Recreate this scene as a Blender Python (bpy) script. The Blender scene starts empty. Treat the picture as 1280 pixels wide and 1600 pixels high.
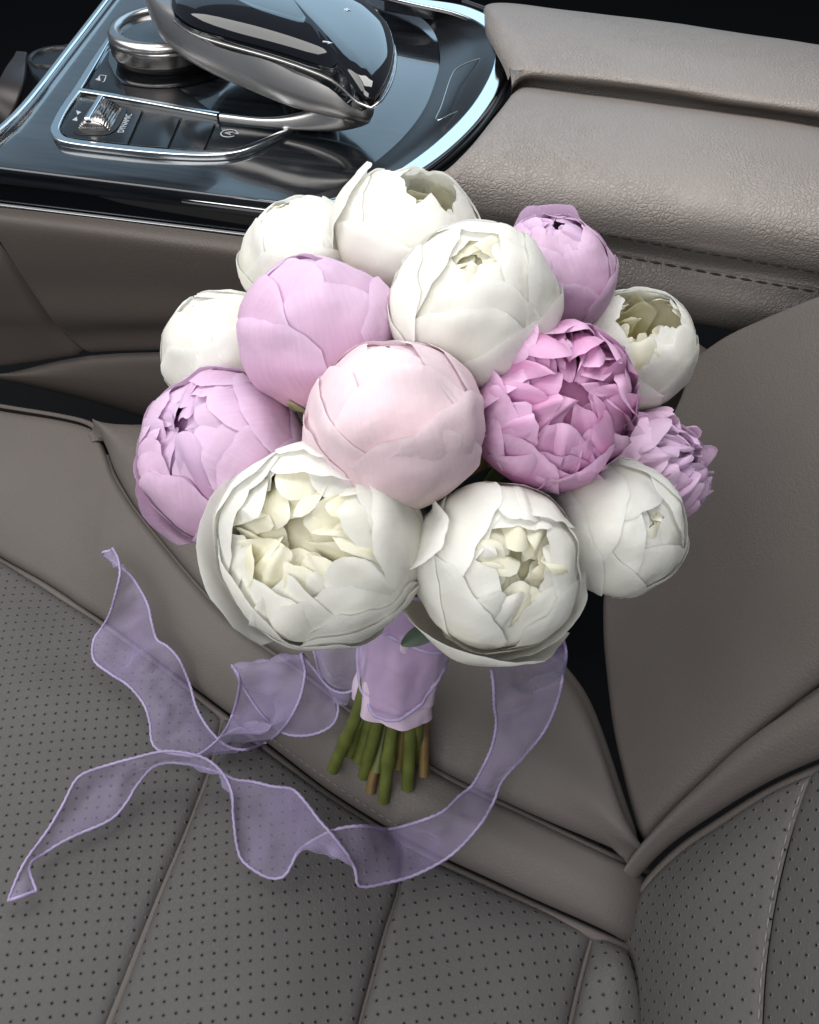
import bpy, bmesh, math, random
from mathutils import Vector, Matrix, noise

# ------------------------------------------------------------------ scene, camera
sc = bpy.context.scene
COL = sc.collection
FPX = 1400.0                                   # focal length in photo pixels (photo is 1280 x 1600)
AX = Vector((.965, -.19, -.18)).normalized()   # car axes written in (right, up, forward) of the lens
AZ = Vector((0, .664, -.745)); AZ = (AZ - AX * AZ.dot(AX)).normalized()
AY = -(AZ.cross(AX)); AY = AY if AY.z > 0 else -AY
CAM = Vector((0, 0, .5))

def w_dir(c):                                  # lens vector -> world vector
    c = Vector(c)
    return Vector((AX.dot(c), AY.dot(c), AZ.dot(c)))

RIGHT, UP, FWD = w_dir((1, 0, 0)), w_dir((0, 1, 0)), w_dir((0, 0, 1))
cd = bpy.data.cameras.new('camera')
cam = bpy.data.objects.new('camera', cd); COL.objects.link(cam)
cd.sensor_fit = 'HORIZONTAL'; cd.sensor_width = 36; cd.lens = 36 * FPX / 1280
cd.clip_start = .01; cd.clip_end = 60
m = Matrix((RIGHT, UP, -FWD)).transposed().to_4x4(); m.translation = CAM
cam.matrix_world = m
sc.camera = cam

# ------------------------------------------------------------------ light (car windows and added fills), exposure
W = bpy.data.worlds.new('World'); sc.world = W; W.use_nodes = True
W.node_tree.nodes['Background'].inputs[0].default_value = (.62, .72, .9, 1)
W.node_tree.nodes['Background'].inputs[1].default_value = .10

def area(name, loc, target, sx, sy, power, color):
    l = bpy.data.lights.new(name, 'AREA'); l.shape = 'RECTANGLE'; l.size = sx; l.size_y = sy
    l.energy = power; l.color = color
    o = bpy.data.objects.new(name, l); COL.objects.link(o)
    o.location = loc
    o.rotation_euler = (Vector(target) - Vector(loc)).to_track_quat('-Z', 'Y').to_euler()
    return o
area('passenger_window_light', (-.40, 1.85, .98), (-.3, .6, .35), 1.2, 1.0, 4.2, (.52, .78, 1))
area('front_quarter_window_light', (-1.56, 1.75, .95), (-.6, .6, .35), 1.0, .9, .8, (.50, .77, 1))
area('windscreen_light', (-.95, .10, 1.05), (-.05, .28, .2), 1.4, 1.0, 9.5, (1, .985, .96))
area('overhead_fill_light', (-.05, .58, 1.15), (-.02, .45, 0), .9, .6, 8.5, (1, .98, .955))  # added overhead fill to lift the armrest; no glass roof is known
area('door_side_fill_light', (-.2, -.75, .95), (-.05, .3, .2), 1.1, .7, 8.6, (1, .985, .965))  # soft fill added on the door side to brighten the flower fronts

vs = sc.view_settings
vs.view_transform = 'Standard'; vs.look = 'None'; vs.exposure = .42; vs.gamma = 1; vs.use_curve_mapping = False
sc.render.engine = 'CYCLES'
sc.cycles.use_denoising = True
sc.cycles.max_bounces = 8; sc.cycles.transparent_max_bounces = 16
sc.cycles.sample_clamp_indirect = 6

# ------------------------------------------------------------------ unprojection of photo points onto real planes
def ray(px, py):
    return w_dir(((px - 640) / FPX, (800 - py) / FPX, 1))
def pz(px, py, z):
    d = ray(px, py); return CAM + d * ((z - CAM.z) / d.z)
def pyy(px, py, y):
    d = ray(px, py); return CAM + d * (y / d.y)
def pd(px, py, t):
    return CAM + ray(px, py) * t
def ppl(px, py, p0, n):
    d = ray(px, py); return CAM + d * ((p0 - CAM).dot(n) / d.dot(n))

# ------------------------------------------------------------------ object helpers
ORG = {}
def tag(o, label=None, cat=None, group=None, kind=None):
    if label: o['label'] = label
    if cat: o['category'] = cat
    if group: o['group'] = group
    if kind: o['kind'] = kind
    return o
def empty(name, loc):
    o = bpy.data.objects.new(name, None); COL.objects.link(o)
    o.location = loc; o.empty_display_size = .02; ORG[o.name] = Vector(loc)
    return o
def link(name, me, mat, parent=None, origin=None):
    o = bpy.data.objects.new(name, me); COL.objects.link(o)
    org = Vector(origin) if origin is not None else Vector((0, 0, 0))
    ORG[o.name] = org
    if parent is not None:
        o.parent = parent; o.location = org - ORG[parent.name]
    else:
        o.location = org
    if mat is not None and not me.materials: me.materials.append(mat)
    return o
def mesh(name, verts, faces, mat, parent=None, origin=None, uvs=None, smooth=True):
    """verts in world space; stored about their own centre"""
    verts = [Vector(v) for v in verts]
    if origin is None:
        origin = sum(verts, Vector()) / len(verts)
    me = bpy.data.meshes.new(name)
    me.from_pydata([v - Vector(origin) for v in verts], [], faces)
    if uvs:
        l = me.uv_layers.new(name='UVMap')
        li = 0
        for p in me.polygons:
            for k in p.vertices:
                l.data[li].uv = uvs[k]; li += 1
    if smooth:
        me.polygons.foreach_set('use_smooth', [True] * len(me.polygons))
    me.update()
    return link(name, me, mat, parent, origin)

def cr(p0, p1, p2, p3, t):
    return .5 * ((2 * p1) + (p2 - p0) * t + (2 * p0 - 5 * p1 + 4 * p2 - p3) * t * t + (3 * p1 - p0 - 3 * p2 + p3) * t ** 3)
def spline(pts, s):
    n = len(pts) - 1
    x = min(max(s, 0), 1) * n
    i = min(int(x), n - 1); t = x - i
    p1, p2 = pts[i], pts[i + 1]
    p0 = pts[i - 1] if i > 0 else p1 * 2 - p2
    p3 = pts[i + 2] if i + 2 <= n else p2 * 2 - p1
    return cr(p0, p1, p2, p3, t)
def resample(pts, n):
    """dense spline, then even spacing"""
    d = [spline(pts, i / (len(pts) * 10)) for i in range(len(pts) * 10 + 1)]
    L = [0]
    for a, b in zip(d, d[1:]): L.append(L[-1] + (b - a).length)
    out = []; j = 0
    for i in range(n):
        t = L[-1] * i / (n - 1)
        while j < len(L) - 2 and L[j + 1] < t: j += 1
        k = (t - L[j]) / max(L[j + 1] - L[j], 1e-9)
        out.append(d[j].lerp(d[j + 1], k))
    return out
def clamp(x, a=0., b=1.): return max(a, min(b, x))
def sst(a, b, x):
    t = clamp((x - a) / (b - a)); return t * t * (3 - 2 * t)
def edged(n, k=.55):
    """0..1 samples crowded towards both ends"""
    return [(1 - k) * (i / (n - 1)) + k * (.5 - .5 * math.cos(math.pi * i / (n - 1))) for i in range(n)]

def grid_faces(nv, nu, closed_u=False):
    f = []
    for j in range(nv - 1):
        for i in range(nu if closed_u else nu - 1):
            a = j * nu + i; b = j * nu + (i + 1) % nu
            f.append((a, b, b + nu, a + nu))
    return f

def surf(name, rows, nu, nv, mat, parent, tuck=(0, 0, 0, 0), tw=.014, puff=0, wob=0, seed=0, flip=False, out=None, fun=None, uvp=None):
    """upholstery panel: spline sheet through rows of points; tuck = how deep each side (u0,u1,v0,v1) rolls into its seam"""
    su, sv = edged(nu), edged(nv)
    G = []
    for v in sv:
        line = None
        cols = [[spline(r, u) for u in su] for r in rows] if v == sv[0] else cols
        G.append([spline([c[i] for c in cols], v) for i in range(nu)])
    # metric distances
    U = [[0] * nu for _ in range(nv)]; Vv = [[0] * nu for _ in range(nv)]
    for j in range(nv):
        for i in range(1, nu): U[j][i] = U[j][i - 1] + (G[j][i] - G[j][i - 1]).length
    for i in range(nu):
        for j in range(1, nv): Vv[j][i] = Vv[j - 1][i] + (G[j][i] - G[j - 1][i]).length
    N = []
    for j in range(nv):
        r = []
        for i in range(nu):
            du = G[j][min(i + 1, nu - 1)] - G[j][max(i - 1, 0)]
            dv = G[min(j + 1, nv - 1)][i] - G[max(j - 1, 0)][i]
            n = du.cross(dv); n = n.normalized() if n.length > 1e-12 else Vector((0, 0, 1))
            if out is not None and n.dot(out) < 0: n = -n
            r.append(n)
        N.append(r)
    verts = []; uvs = []
    for j in range(nv):
        for i in range(nu):
            p = G[j][i]; h = 0
            for t, dist in ((tuck[0], U[j][i]), (tuck[1], U[j][-1] - U[j][i]), (tuck[2], Vv[j][i]), (tuck[3], Vv[-1][i] - Vv[j][i])):
                if t:
                    s = clamp(dist / tw)
                    h -= t * (1 - math.sqrt(max(0, 1 - (1 - s) ** 2)))
            if puff: h += puff * math.sin(math.pi * su[i]) * math.sin(math.pi * sv[j])
            if wob: h += wob * noise.noise(p * 9 + Vector((seed * 3.1, seed, 0))) + .4 * wob * noise.noise(p * 28 + Vector((0, seed, 7)))
            if fun: h += fun(U[j][i], Vv[j][i], su[i], sv[j])
            verts.append(p + N[j][i] * h)
            uvs.append((p.dot(uvp[0]), p.dot(uvp[1])) if uvp else (U[j][i], Vv[j][i]))
    return mesh(name, verts, grid_faces(nv, nu), mat, parent, uvs=uvs)

def sweep(name, path, sec, mat, parent, up=None, closed=False, cap=True, scale=None, fun=None):
    """sweep section points (a,b) along path; a is sideways, b along 'up'"""
    n = len(path); m_ = len(sec); verts = []
    prevN = None
    for i, p in enumerate(path):
        t = (path[(i + 1) % n] - path[i - 1]) if closed else (path[min(i + 1, n - 1)] - path[max(i - 1, 0)])
        t = t.normalized()
        if up is not None: b = Vector(up) - t * Vector(up).dot(t)
        elif prevN is not None: b = prevN - t * prevN.dot(t)
        else: b = t.orthogonal()
        b = b.normalized(); prevN = b
        a = t.cross(b)
        s = scale[i] if scale else 1
        sx, sy = s if isinstance(s, tuple) else (s, s)
        for k, (x, y) in enumerate(sec):
            q = fun(i, k) if fun else 1
            verts.append(p + a * (x * sx * q) + b * (y * sy * q))
    f = []
    rng = n if closed else n - 1
    for i in range(rng):
        for k in range(m_):
            a_ = i * m_ + k; b_ = i * m_ + (k + 1) % m_
            c_ = ((i + 1) % n) * m_ + (k + 1) % m_; d_ = ((i + 1) % n) * m_ + k
            f.append((a_, b_, c_, d_))
    if cap and not closed:
        f.append(tuple(range(m_ - 1, -1, -1))); f.append(tuple((n - 1) * m_ + k for k in range(m_)))
    o = mesh(name, verts, f, mat, parent)
    if cap and not closed:
        try: o.data.set_sharp_from_angle(angle=math.radians(60))
        except Exception: pass
    return o
def circ(r, n=10, sx=1, sy=1):
    return [(r * sx * math.cos(2 * math.pi * k / n), r * sy * math.sin(2 * math.pi * k / n)) for k in range(n)]
def rrect(w, h, r, n=4):
    o = []
    for cx, cy, a0 in ((w / 2 - r, h / 2 - r, 0), (-w / 2 + r, h / 2 - r, 90), (-w / 2 + r, -h / 2 + r, 180), (w / 2 - r, -h / 2 + r, 270)):
        for k in range(n + 1):
            a = math.radians(a0 + 90 * k / n); o.append((cx + r * math.cos(a), cy + r * math.sin(a)))
    return o
def slab(name, pts, th, bev, mat, parent, seg=3, down=Vector((0, 0, -1)), smooth=True):
    """polygon plate: outline = top face, thickness th downwards, bevelled rim"""
    bm = bmesh.new()
    vs_ = [bm.verts.new(p) for p in pts]
    f = bm.faces.new(vs_); f.normal_update()
    if f.normal.dot(down) > 0: f.normal_flip()
    r = bmesh.ops.extrude_face_region(bm, geom=[f])
    top = [g for g in r['geom'] if isinstance(g, bmesh.types.BMFace)]
    for v in f.verts: pass
    # the original face becomes the bottom
    for v in vs_: v.co += down * th
    bm.normal_update()
    if bev:
        ed = [e for e in top[0].edges]
        bmesh.ops.bevel(bm, geom=ed, offset=bev, segments=seg, affect='EDGES', profile=.5)
    bmesh.ops.recalc_face_normals(bm, faces=bm.faces)
    c = sum((v.co for v in bm.verts), Vector()) / len(bm.verts)
    for v in bm.verts: v.co -= c
    me = bpy.data.meshes.new(name); bm.to_mesh(me); bm.free()
    if smooth:
        me.polygons.foreach_set('use_smooth', [True] * len(me.polygons))
        try: me.set_sharp_from_angle(angle=math.radians(40))
        except Exception: pass
    return link(name, me, mat, parent, c)
def zl(pts, z): return [pz(x, y, z) for x, y in pts]

# ------------------------------------------------------------------ materials
def new_mat(name):
    M_ = bpy.data.materials.new(name); M_.use_nodes = True
    nt = M_.node_tree; b = nt.nodes['Principled BSDF']
    return M_, nt, b
def nd(nt, typ, **kw):
    n = nt.nodes.new(typ)
    for k, v in kw.items():
        if k.startswith('i_'):
            key = k[2:]
            n.inputs[int(key) if key.isdigit() else key.replace('_', ' ')].default_value = v
        else: setattr(n, k, v)
    return n
def simple(name, col, rough=.5, metal=0, spec=.5, coat=0, coat_r=.03):
    M_, nt, b = new_mat(name)
    b.inputs['Base Color'].default_value = (*col, 1); b.inputs['Roughness'].default_value = rough
    b.inputs['Metallic'].default_value = metal; b.inputs['Specular IOR Level'].default_value = spec
    b.inputs['Coat Weight'].default_value = coat; b.inputs['Coat Roughness'].default_value = coat_r
    return M_

def leather(name, col, rough=.5, perf=False, grain=260., bump=.5, spec=.45):
    M_, nt, b = new_mat(name); L = nt.links.new
    tc = nd(nt, 'ShaderNodeTexCoord')
    geo = nd(nt, 'ShaderNodeNewGeometry')
    # grain: wrinkled cells
    dn = nd(nt, 'ShaderNodeTexNoise', i_Scale=60., i_Detail=3.)
    L(geo.outputs['Position'], dn.inputs['Vector'])
    mixv = nd(nt, 'ShaderNodeVectorMath', operation='MULTIPLY_ADD')
    mixv.inputs[1].default_value = (.012, .012, .012)
    L(dn.outputs['Color'], mixv.inputs[0]); L(geo.outputs['Position'], mixv.inputs[2])
    vo = nd(nt, 'ShaderNodeTexVoronoi', feature='DISTANCE_TO_EDGE', i_Scale=grain)
    L(mixv.outputs[0], vo.inputs['Vector'])
    ramp = nd(nt, 'ShaderNodeMapRange'); ramp.inputs[1].default_value = 0; ramp.inputs[2].default_value = .22
    L(vo.outputs['Distance'], ramp.inputs[0])
    fn = nd(nt, 'ShaderNodeTexNoise', i_Scale=900., i_Detail=3.)
    L(geo.outputs['Position'], fn.inputs['Vector'])
    # patches where the grain is stretched smooth
    pn = nd(nt, 'ShaderNodeTexNoise', i_Scale=14., i_Detail=2.)
    L(geo.outputs['Position'], pn.inputs['Vector'])
    pr = nd(nt, 'ShaderNodeMapRange'); pr.inputs[1].default_value = .35; pr.inputs[2].default_value = .65; pr.inputs[3].default_value = .35; pr.inputs[4].default_value = 1
    L(pn.outputs['Fac'], pr.inputs[0])
    mu = nd(nt, 'ShaderNodeMath', operation='MULTIPLY'); L(ramp.outputs[0], mu.inputs[0]); L(pr.outputs[0], mu.inputs[1])
    ad = nd(nt, 'ShaderNodeMath', operation='MULTIPLY_ADD'); ad.inputs[1].default_value = .35
    L(fn.outputs['Fac'], ad.inputs[0]); L(mu.outputs[0], ad.inputs[2])
    bp = nd(nt, 'ShaderNodeBump', i_Strength=bump, i_Distance=.0007)
    L(ad.outputs[0], bp.inputs['Height'])
    # colour drift
    cn = nd(nt, 'ShaderNodeTexNoise', i_Scale=7., i_Detail=4.)
    L(geo.outputs['Position'], cn.inputs['Vector'])
    cm = nd(nt, 'ShaderNodeMix', data_type='RGBA')
    cm.inputs['A'].default_value = (*[c * .84 for c in col], 1); cm.inputs['B'].default_value = (*[c * 1.14 for c in col], 1)
    L(cn.outputs['Fac'], cm.inputs['Factor'])
    colo = cm.outputs['Result']
    if perf:
        uv = nd(nt, 'ShaderNodeUVMap')
        def dots(off):
            sx = nd(nt, 'ShaderNodeVectorMath', operation='MULTIPLY_ADD')
            sx.inputs[1].default_value = (1 / perf, 1 / perf, 0); sx.inputs[2].default_value = (off, off, 0)
            L(uv.outputs[0], sx.inputs[0])
            fr = nd(nt, 'ShaderNodeVectorMath', operation='FRACTION'); L(sx.outputs[0], fr.inputs[0])
            sb = nd(nt, 'ShaderNodeVectorMath', operation='SUBTRACT'); sb.inputs[1].default_value = (.5, .5, 0)
            L(fr.outputs[0], sb.inputs[0])
            ln = nd(nt, 'ShaderNodeVectorMath', operation='LENGTH'); L(sb.outputs[0], ln.inputs[0])
            return ln.outputs['Value']
        mn = nd(nt, 'ShaderNodeMath', operation='MINIMUM')
        L(dots(0.), mn.inputs[0]); L(dots(.5), mn.inputs[1])
        dr = nd(nt, 'ShaderNodeMapRange'); r_ = .00044 / perf
        dr.inputs[1].default_value = r_ * .8; dr.inputs[2].default_value = r_ * 1.25
        L(mn.outputs[0], dr.inputs[0])
        c2 = nd(nt, 'ShaderNodeMix', data_type='RGBA'); c2.inputs['A'].default_value = (.004, .004, .004, 1)
        L(dr.outputs[0], c2.inputs['Factor']); L(colo, c2.inputs['B']); colo = c2.outputs['Result']
        dr2 = nd(nt, 'ShaderNodeMapRange'); dr2.inputs[1].default_value = r_ * .5; dr2.inputs[2].default_value = r_ * 2.6
        L(mn.outputs[0], dr2.inputs[0])
        bp2 = nd(nt, 'ShaderNodeBump', i_Strength=.7, i_Distance=.001)
        L(dr2.outputs[0], bp2.inputs['Height']); L(bp.outputs[0], bp2.inputs['Normal']); bp = bp2
        sm = nd(nt, 'ShaderNodeMath', operation='MULTIPLY'); sm.inputs[1].default_value = spec
        L(dr.outputs[0], sm.inputs[0]); L(sm.outputs[0], b.inputs['Specular IOR Level'])
    L(colo, b.inputs['Base Color']); L(bp.outputs[0], b.inputs['Normal'])
    rr = nd(nt, 'ShaderNodeMapRange'); rr.inputs[3].default_value = rough + .08; rr.inputs[4].default_value = rough - .06
    L(mu.outputs[0], rr.inputs[0]); L(rr.outputs[0], b.inputs['Roughness'])
    if not perf: b.inputs['Specular IOR Level'].default_value = spec
    return M_

TAUPE = (.205, .182, .167)
M_arm = leather('armrest_leather', TAUPE, .42, grain=380., bump=.6, spec=.42)
M_seat = leather('shaded_seat_leather', (.092, .0800, .0735), .52, spec=.30, grain=420., bump=.17)  # same leather as the armrest, with the seat's shade darkened into the colour
M_perf = leather('shaded_perforated_leather', (.070, .0660, .0650), .52, spec=.30, perf=.0088, grain=420., bump=.17)  # seat leather again, shade painted in darker and cooler for the cushion
M_side = leather('console_side_leather', (.084, .070, .062), .5, spec=.4, grain=420., bump=.17)
M_black = simple('black_trim', (.006, .006, .007), .35)
M_gap = simple('dark_carpet', (.008, .008, .009), .95, spec=.1)
M_gloss = simple('piano_black', (.004, .0045, .006), .06, coat=1., coat_r=.02)
M_chrome = simple('chrome', (.82, .84, .86), .1, metal=1)
M_satin = simple('satin_silver', (.56, .54, .53), .27, metal=1)
M_dish = simple('dark_smoked_plastic', (.010, .011, .013), .26, spec=.3)
M_trim = simple('bright_trim', (.74, .79, .82), .16, metal=1)
M_brushed = simple('brushed_silver', (.66, .64, .62), .33, metal=1)
M_button = simple('dark_button', (.008, .010, .013), .2, spec=.4)
M_darkmetal = simple('dark_chrome', (.35, .33, .32), .22, metal=1)
M_print = simple('white_print', (.36, .39, .42), .5)
M_thread = simple('dark_thread', (.03, .026, .024), .8)
M_lthread = simple('light_thread', (.15, .135, .135), .8)

def wood_gloss():
    M_, nt, b = new_mat('dark_lacquered_wood'); L = nt.links.new
    geo = nd(nt, 'ShaderNodeNewGeometry')
    mp = nd(nt, 'ShaderNodeMapping'); mp.inputs['Scale'].default_value = (6, 160, 160)
    L(geo.outputs['Position'], mp.inputs['Vector'])
    n = nd(nt, 'ShaderNodeTexNoise', i_Scale=1., i_Detail=5., i_Roughness=.6); L(mp.outputs[0], n.inputs['Vector'])
    mx = nd(nt, 'ShaderNodeMix', data_type='RGBA')
    mx.inputs['A'].default_value = (.003, .004, .006, 1); mx.inputs['B'].default_value = (.022, .025, .030, 1)
    r = nd(nt, 'ShaderNodeMapRange'); r.inputs[1].default_value = .35; r.inputs[2].default_value = .75
    L(n.outputs['Fac'], r.inputs[0]); L(r.outputs[0], mx.inputs['Factor'])
    L(mx.outputs['Result'], b.inputs['Base Color'])
    sn = nd(nt, 'ShaderNodeTexNoise', i_Scale=22., i_Detail=6., i_Roughness=.7); L(geo.outputs['Position'], sn.inputs['Vector'])
    sr = nd(nt, 'ShaderNodeMapRange'); sr.inputs[1].default_value = .45; sr.inputs[2].default_value = .75; sr.inputs[3].default_value = .03; sr.inputs[4].default_value = .16
    L(sn.outputs['Fac'], sr.inputs[0]); L(sr.outputs[0], b.inputs['Coat Roughness'])
    b.inputs['Roughness'].default_value = .16
    b.inputs['Coat Weight'].default_value = 1
    return M_
M_wood = wood_gloss()

def petal_mat(name, base, mid, edge, transl=.32, vein=.25, inner=None):
    """base -> mid -> edge colours along the petal (uv.y), veined, thin and translucent"""
    M_, nt, b = new_mat(name); L = nt.links.new
    uv = nd(nt, 'ShaderNodeUVMap'); sp = nd(nt, 'ShaderNodeSeparateXYZ'); L(uv.outputs[0], sp.inputs[0])
    cr_ = nd(nt, 'ShaderNodeValToRGB'); e = cr_.color_ramp.elements
    e[0].position = .25; e[0].color = (*base, 1); e[1].position = 1; e[1].color = (*edge, 1)
    k = cr_.color_ramp.elements.new(.62); k.color = (*mid, 1)
    geo = nd(nt, 'ShaderNodeNewGeometry')
    n = nd(nt, 'ShaderNodeTexNoise', i_Scale=38., i_Detail=3.); L(geo.outputs['Position'], n.inputs['Vector'])
    ad = nd(nt, 'ShaderNodeMath', operation='MULTIPLY_ADD'); ad.inputs[1].default_value = .5; 
    sb = nd(nt, 'ShaderNodeMath', operation='SUBTRACT'); sb.inputs[1].default_value = .5
    L(n.outputs['Fac'], sb.inputs[0]); L(sb.outputs[0], ad.inputs[0]); L(sp.outputs['Y'], ad.inputs[2])
    L(ad.outputs[0], cr_.inputs[0])
    # veins run the length of the petal
    mp = nd(nt, 'ShaderNodeMapping'); mp.inputs['Scale'].default_value = (48, 2.6, 1); L(uv.outputs[0], mp.inputs['Vector'])
    vn = nd(nt, 'ShaderNodeTexNoise', i_Scale=1., i_Detail=5., i_Roughness=.65); L(mp.outputs[0], vn.inputs['Vector'])
    oi = nd(nt, 'ShaderNodeObjectInfo')
    hsv = nd(nt, 'ShaderNodeHueSaturation')
    vr = nd(nt, 'ShaderNodeMapRange'); vr.inputs[3].default_value = .93; vr.inputs[4].default_value = 1.05
    L(oi.outputs['Random'], vr.inputs[0])
    vv = nd(nt, 'ShaderNodeMapRange'); vv.inputs[1].default_value = .3; vv.inputs[2].default_value = .7; vv.inputs[3].default_value = 1 - vein * .12; vv.inputs[4].default_value = 1.02
    L(vn.outputs['Fac'], vv.inputs[0])
    mm = nd(nt, 'ShaderNodeMath', operation='MULTIPLY'); L(vr.outputs[0], mm.inputs[0]); L(vv.outputs[0], mm.inputs[1])
    L(mm.outputs[0], hsv.inputs['Value']); L(cr_.outputs[0], hsv.inputs['Color'])
    ss = nd(nt, 'ShaderNodeMapRange'); ss.inputs[3].default_value = 1 + vein * .25; ss.inputs[4].default_value = 1 - vein * .15
    L(vn.outputs['Fac'], ss.inputs[0]); L(ss.outputs[0], hsv.inputs['Saturation'])
    bp = nd(nt, 'ShaderNodeBump', i_Strength=.13, i_Distance=.0006); L(vn.outputs['Fac'], bp.inputs['Height'])
    fn = nd(nt, 'ShaderNodeTexNoise', i_Scale=420., i_Detail=2.); L(geo.outputs['Position'], fn.inputs['Vector'])
    bp2 = nd(nt, 'ShaderNodeBump', i_Strength=.10, i_Distance=.0005); L(fn.outputs['Fac'], bp2.inputs['Height']); L(bp.outputs[0], bp2.inputs['Normal'])
    sw_ = nd(nt, 'ShaderNodeTexNoise', i_Scale=75., i_Detail=3.); L(geo.outputs['Position'], sw_.inputs['Vector'])
    bp3 = nd(nt, 'ShaderNodeBump', i_Strength=.35, i_Distance=.0022); L(sw_.outputs['Fac'], bp3.inputs['Height']); L(bp2.outputs[0], bp3.inputs['Normal']); bp2 = bp3
    L(hsv.outputs[0], b.inputs['Base Color']); L(bp2.outputs[0], b.inputs['Normal'])
    b.inputs['Roughness'].default_value = .55; b.inputs['Specular IOR Level'].default_value = .3
    b.inputs['Sheen Weight'].default_value = .12; b.inputs['Sheen Roughness'].default_value = .4
    b.inputs['Subsurface Weight'].default_value = .2; b.inputs['Subsurface Scale'].default_value = .003; b.inputs['Subsurface Radius'].default_value = (1, .75, .6)
    tr = nd(nt, 'ShaderNodeBsdfTranslucent'); L(hsv.outputs[0], tr.inputs['Color']); L(bp2.outputs[0], tr.inputs['Normal'])
    ms = nd(nt, 'ShaderNodeMixShader', i_0=transl)
    L(b.outputs[0], ms.inputs[1]); L(tr.outputs[0], ms.inputs[2])
    L(ms.outputs[0], nt.nodes['Material Output'].inputs['Surface'])
    return M_
PM = {
    'white': petal_mat('white_petal', (.80, .745, .59), (.835, .82, .745), (.845, .845, .81), vein=.12, transl=.38),
    'white_in': petal_mat('cream_inner_petal', (.73, .69, .27), (.86, .82, .58), (.88, .865, .75), transl=.4),
    'blush': petal_mat('blush_petal', (.80, .66, .62), (.81, .635, .69), (.815, .69, .735)),
    'blush_in': petal_mat('blush_inner_petal', (.78, .50, .55), (.80, .52, .64), (.80, .62, .70)),
    'lilac': petal_mat('lilac_petal', (.70, .42, .55), (.70, .46, .64), (.75, .57, .74), vein=.5),
    'lilac_in': petal_mat('lilac_inner_petal', (.50, .18, .35), (.61, .36, .57), (.70, .54, .72), vein=.5),
    'rose': petal_mat('rose_petal', (.52, .12, .33), (.67, .27, .52), (.77, .52, .72), vein=.6),
    'rose_in': petal_mat('deep_rose_petal', (.38, .04, .17), (.57, .15, .39), (.75, .46, .67), vein=.6),
}
def leaf_mat(name, c1, c2, rough=.45):
    M_, nt, b = new_mat(name); L = nt.links.new
    geo = nd(nt, 'ShaderNodeNewGeometry')
    n = nd(nt, 'ShaderNodeTexNoise', i_Scale=90., i_Detail=5.); L(geo.outputs['Position'], n.inputs['Vector'])
    mx = nd(nt, 'ShaderNodeMix', data_type='RGBA'); mx.inputs['A'].default_value = (*c1, 1); mx.inputs['B'].default_value = (*c2, 1)
    r = nd(nt, 'ShaderNodeMapRange'); r.inputs[1].default_value = .35; r.inputs[2].default_value = .65
    L(n.outputs['Fac'], r.inputs[0]); L(r.outputs[0], mx.inputs['Factor']); L(mx.outputs['Result'], b.inputs['Base Color'])
    bp = nd(nt, 'ShaderNodeBump', i_Strength=.3, i_Distance=.0006); L(n.outputs['Fac'], bp.inputs['Height']); L(bp.outputs[0], b.inputs['Normal'])
    b.inputs['Roughness'].default_value = rough
    return M_
M_stem = leaf_mat('green_stem', (.066, .080, .014), (.100, .118, .024))
M_stemb = leaf_mat('brown_stem', (.11, .055, .02), (.15, .11, .03))
M_leaf = leaf_mat('dark_leaf', (.03, .05, .035), (.05, .075, .05), .35)
M_sepal = leaf_mat('pale_sepal', (.22, .24, .10), (.42, .36, .22))

def organza(name, col, alpha):
    M_, nt, b = new_mat(name); L = nt.links.new
    uv = nd(nt, 'ShaderNodeUVMap')
    n = nd(nt, 'ShaderNodeTexNoise', i_Scale=34., i_Detail=4.); geo = nd(nt, 'ShaderNodeNewGeometry'); L(geo.outputs['Position'], n.inputs['Vector'])
    w1 = nd(nt, 'ShaderNodeTexWave', i_Scale=420., i_Distortion=1.5); w1.bands_direction = 'X'
    w2 = nd(nt, 'ShaderNodeTexWave', i_Scale=420., i_Distortion=1.5); w2.bands_direction = 'Y'
    L(uv.outputs[0], w1.inputs['Vector']); L(uv.outputs[0], w2.inputs['Vector'])
    mxn = nd(nt, 'ShaderNodeMath', operation='MAXIMUM'); L(w1.outputs['Fac'], mxn.inputs[0]); L(w2.outputs['Fac'], mxn.inputs[1])
    bp = nd(nt, 'ShaderNodeBump', i_Strength=.3, i_Distance=.0004); L(mxn.outputs[0], bp.inputs['Height']); L(bp.outputs[0], b.inputs['Normal'])
    b.inputs['Base Color'].default_value = (*col, 1); b.inputs['Roughness'].default_value = .38
    b.inputs['Sheen Weight'].default_value = .6; b.inputs['Sheen Roughness'].default_value = .35; b.inputs['Sheen Tint'].default_value = (.8, .8, 1, 1)
    # the thread lets light through, more where the weave is seen square on
    lw = nd(nt, 'ShaderNodeLayerWeight', i_Blend=.35)
    ar = nd(nt, 'ShaderNodeMapRange'); ar.inputs[3].default_value = alpha; ar.inputs[4].default_value = min(.97, alpha + .42)
    L(lw.outputs['Facing'], ar.inputs[0])
    a2 = nd(nt, 'ShaderNodeMath', operation='MULTIPLY_ADD'); a2.inputs[1].default_value = .14
    sb = nd(nt, 'ShaderNodeMath', operation='SUBTRACT'); sb.inputs[1].default_value = .5
    L(n.outputs['Fac'], sb.inputs[0]); L(sb.outputs[0], a2.inputs[0]); L(ar.outputs[0], a2.inputs[2]); a2.use_clamp = True
    L(a2.outputs[0], b.inputs['Alpha'])
    return M_
M_org = organza('lilac_organza', (.38, .31, .52), .25)
M_org2 = organza('lilac_organza_wrap', (.46, .33, .54), .42)
M_hem = leaf_mat('lilac_hem_cord', (.27, .22, .37), (.35, .29, .46), .6)
M_satinrib = simple('pale_satin_ribbon', (.55, .44, .56), .32, spec=.6)

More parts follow.
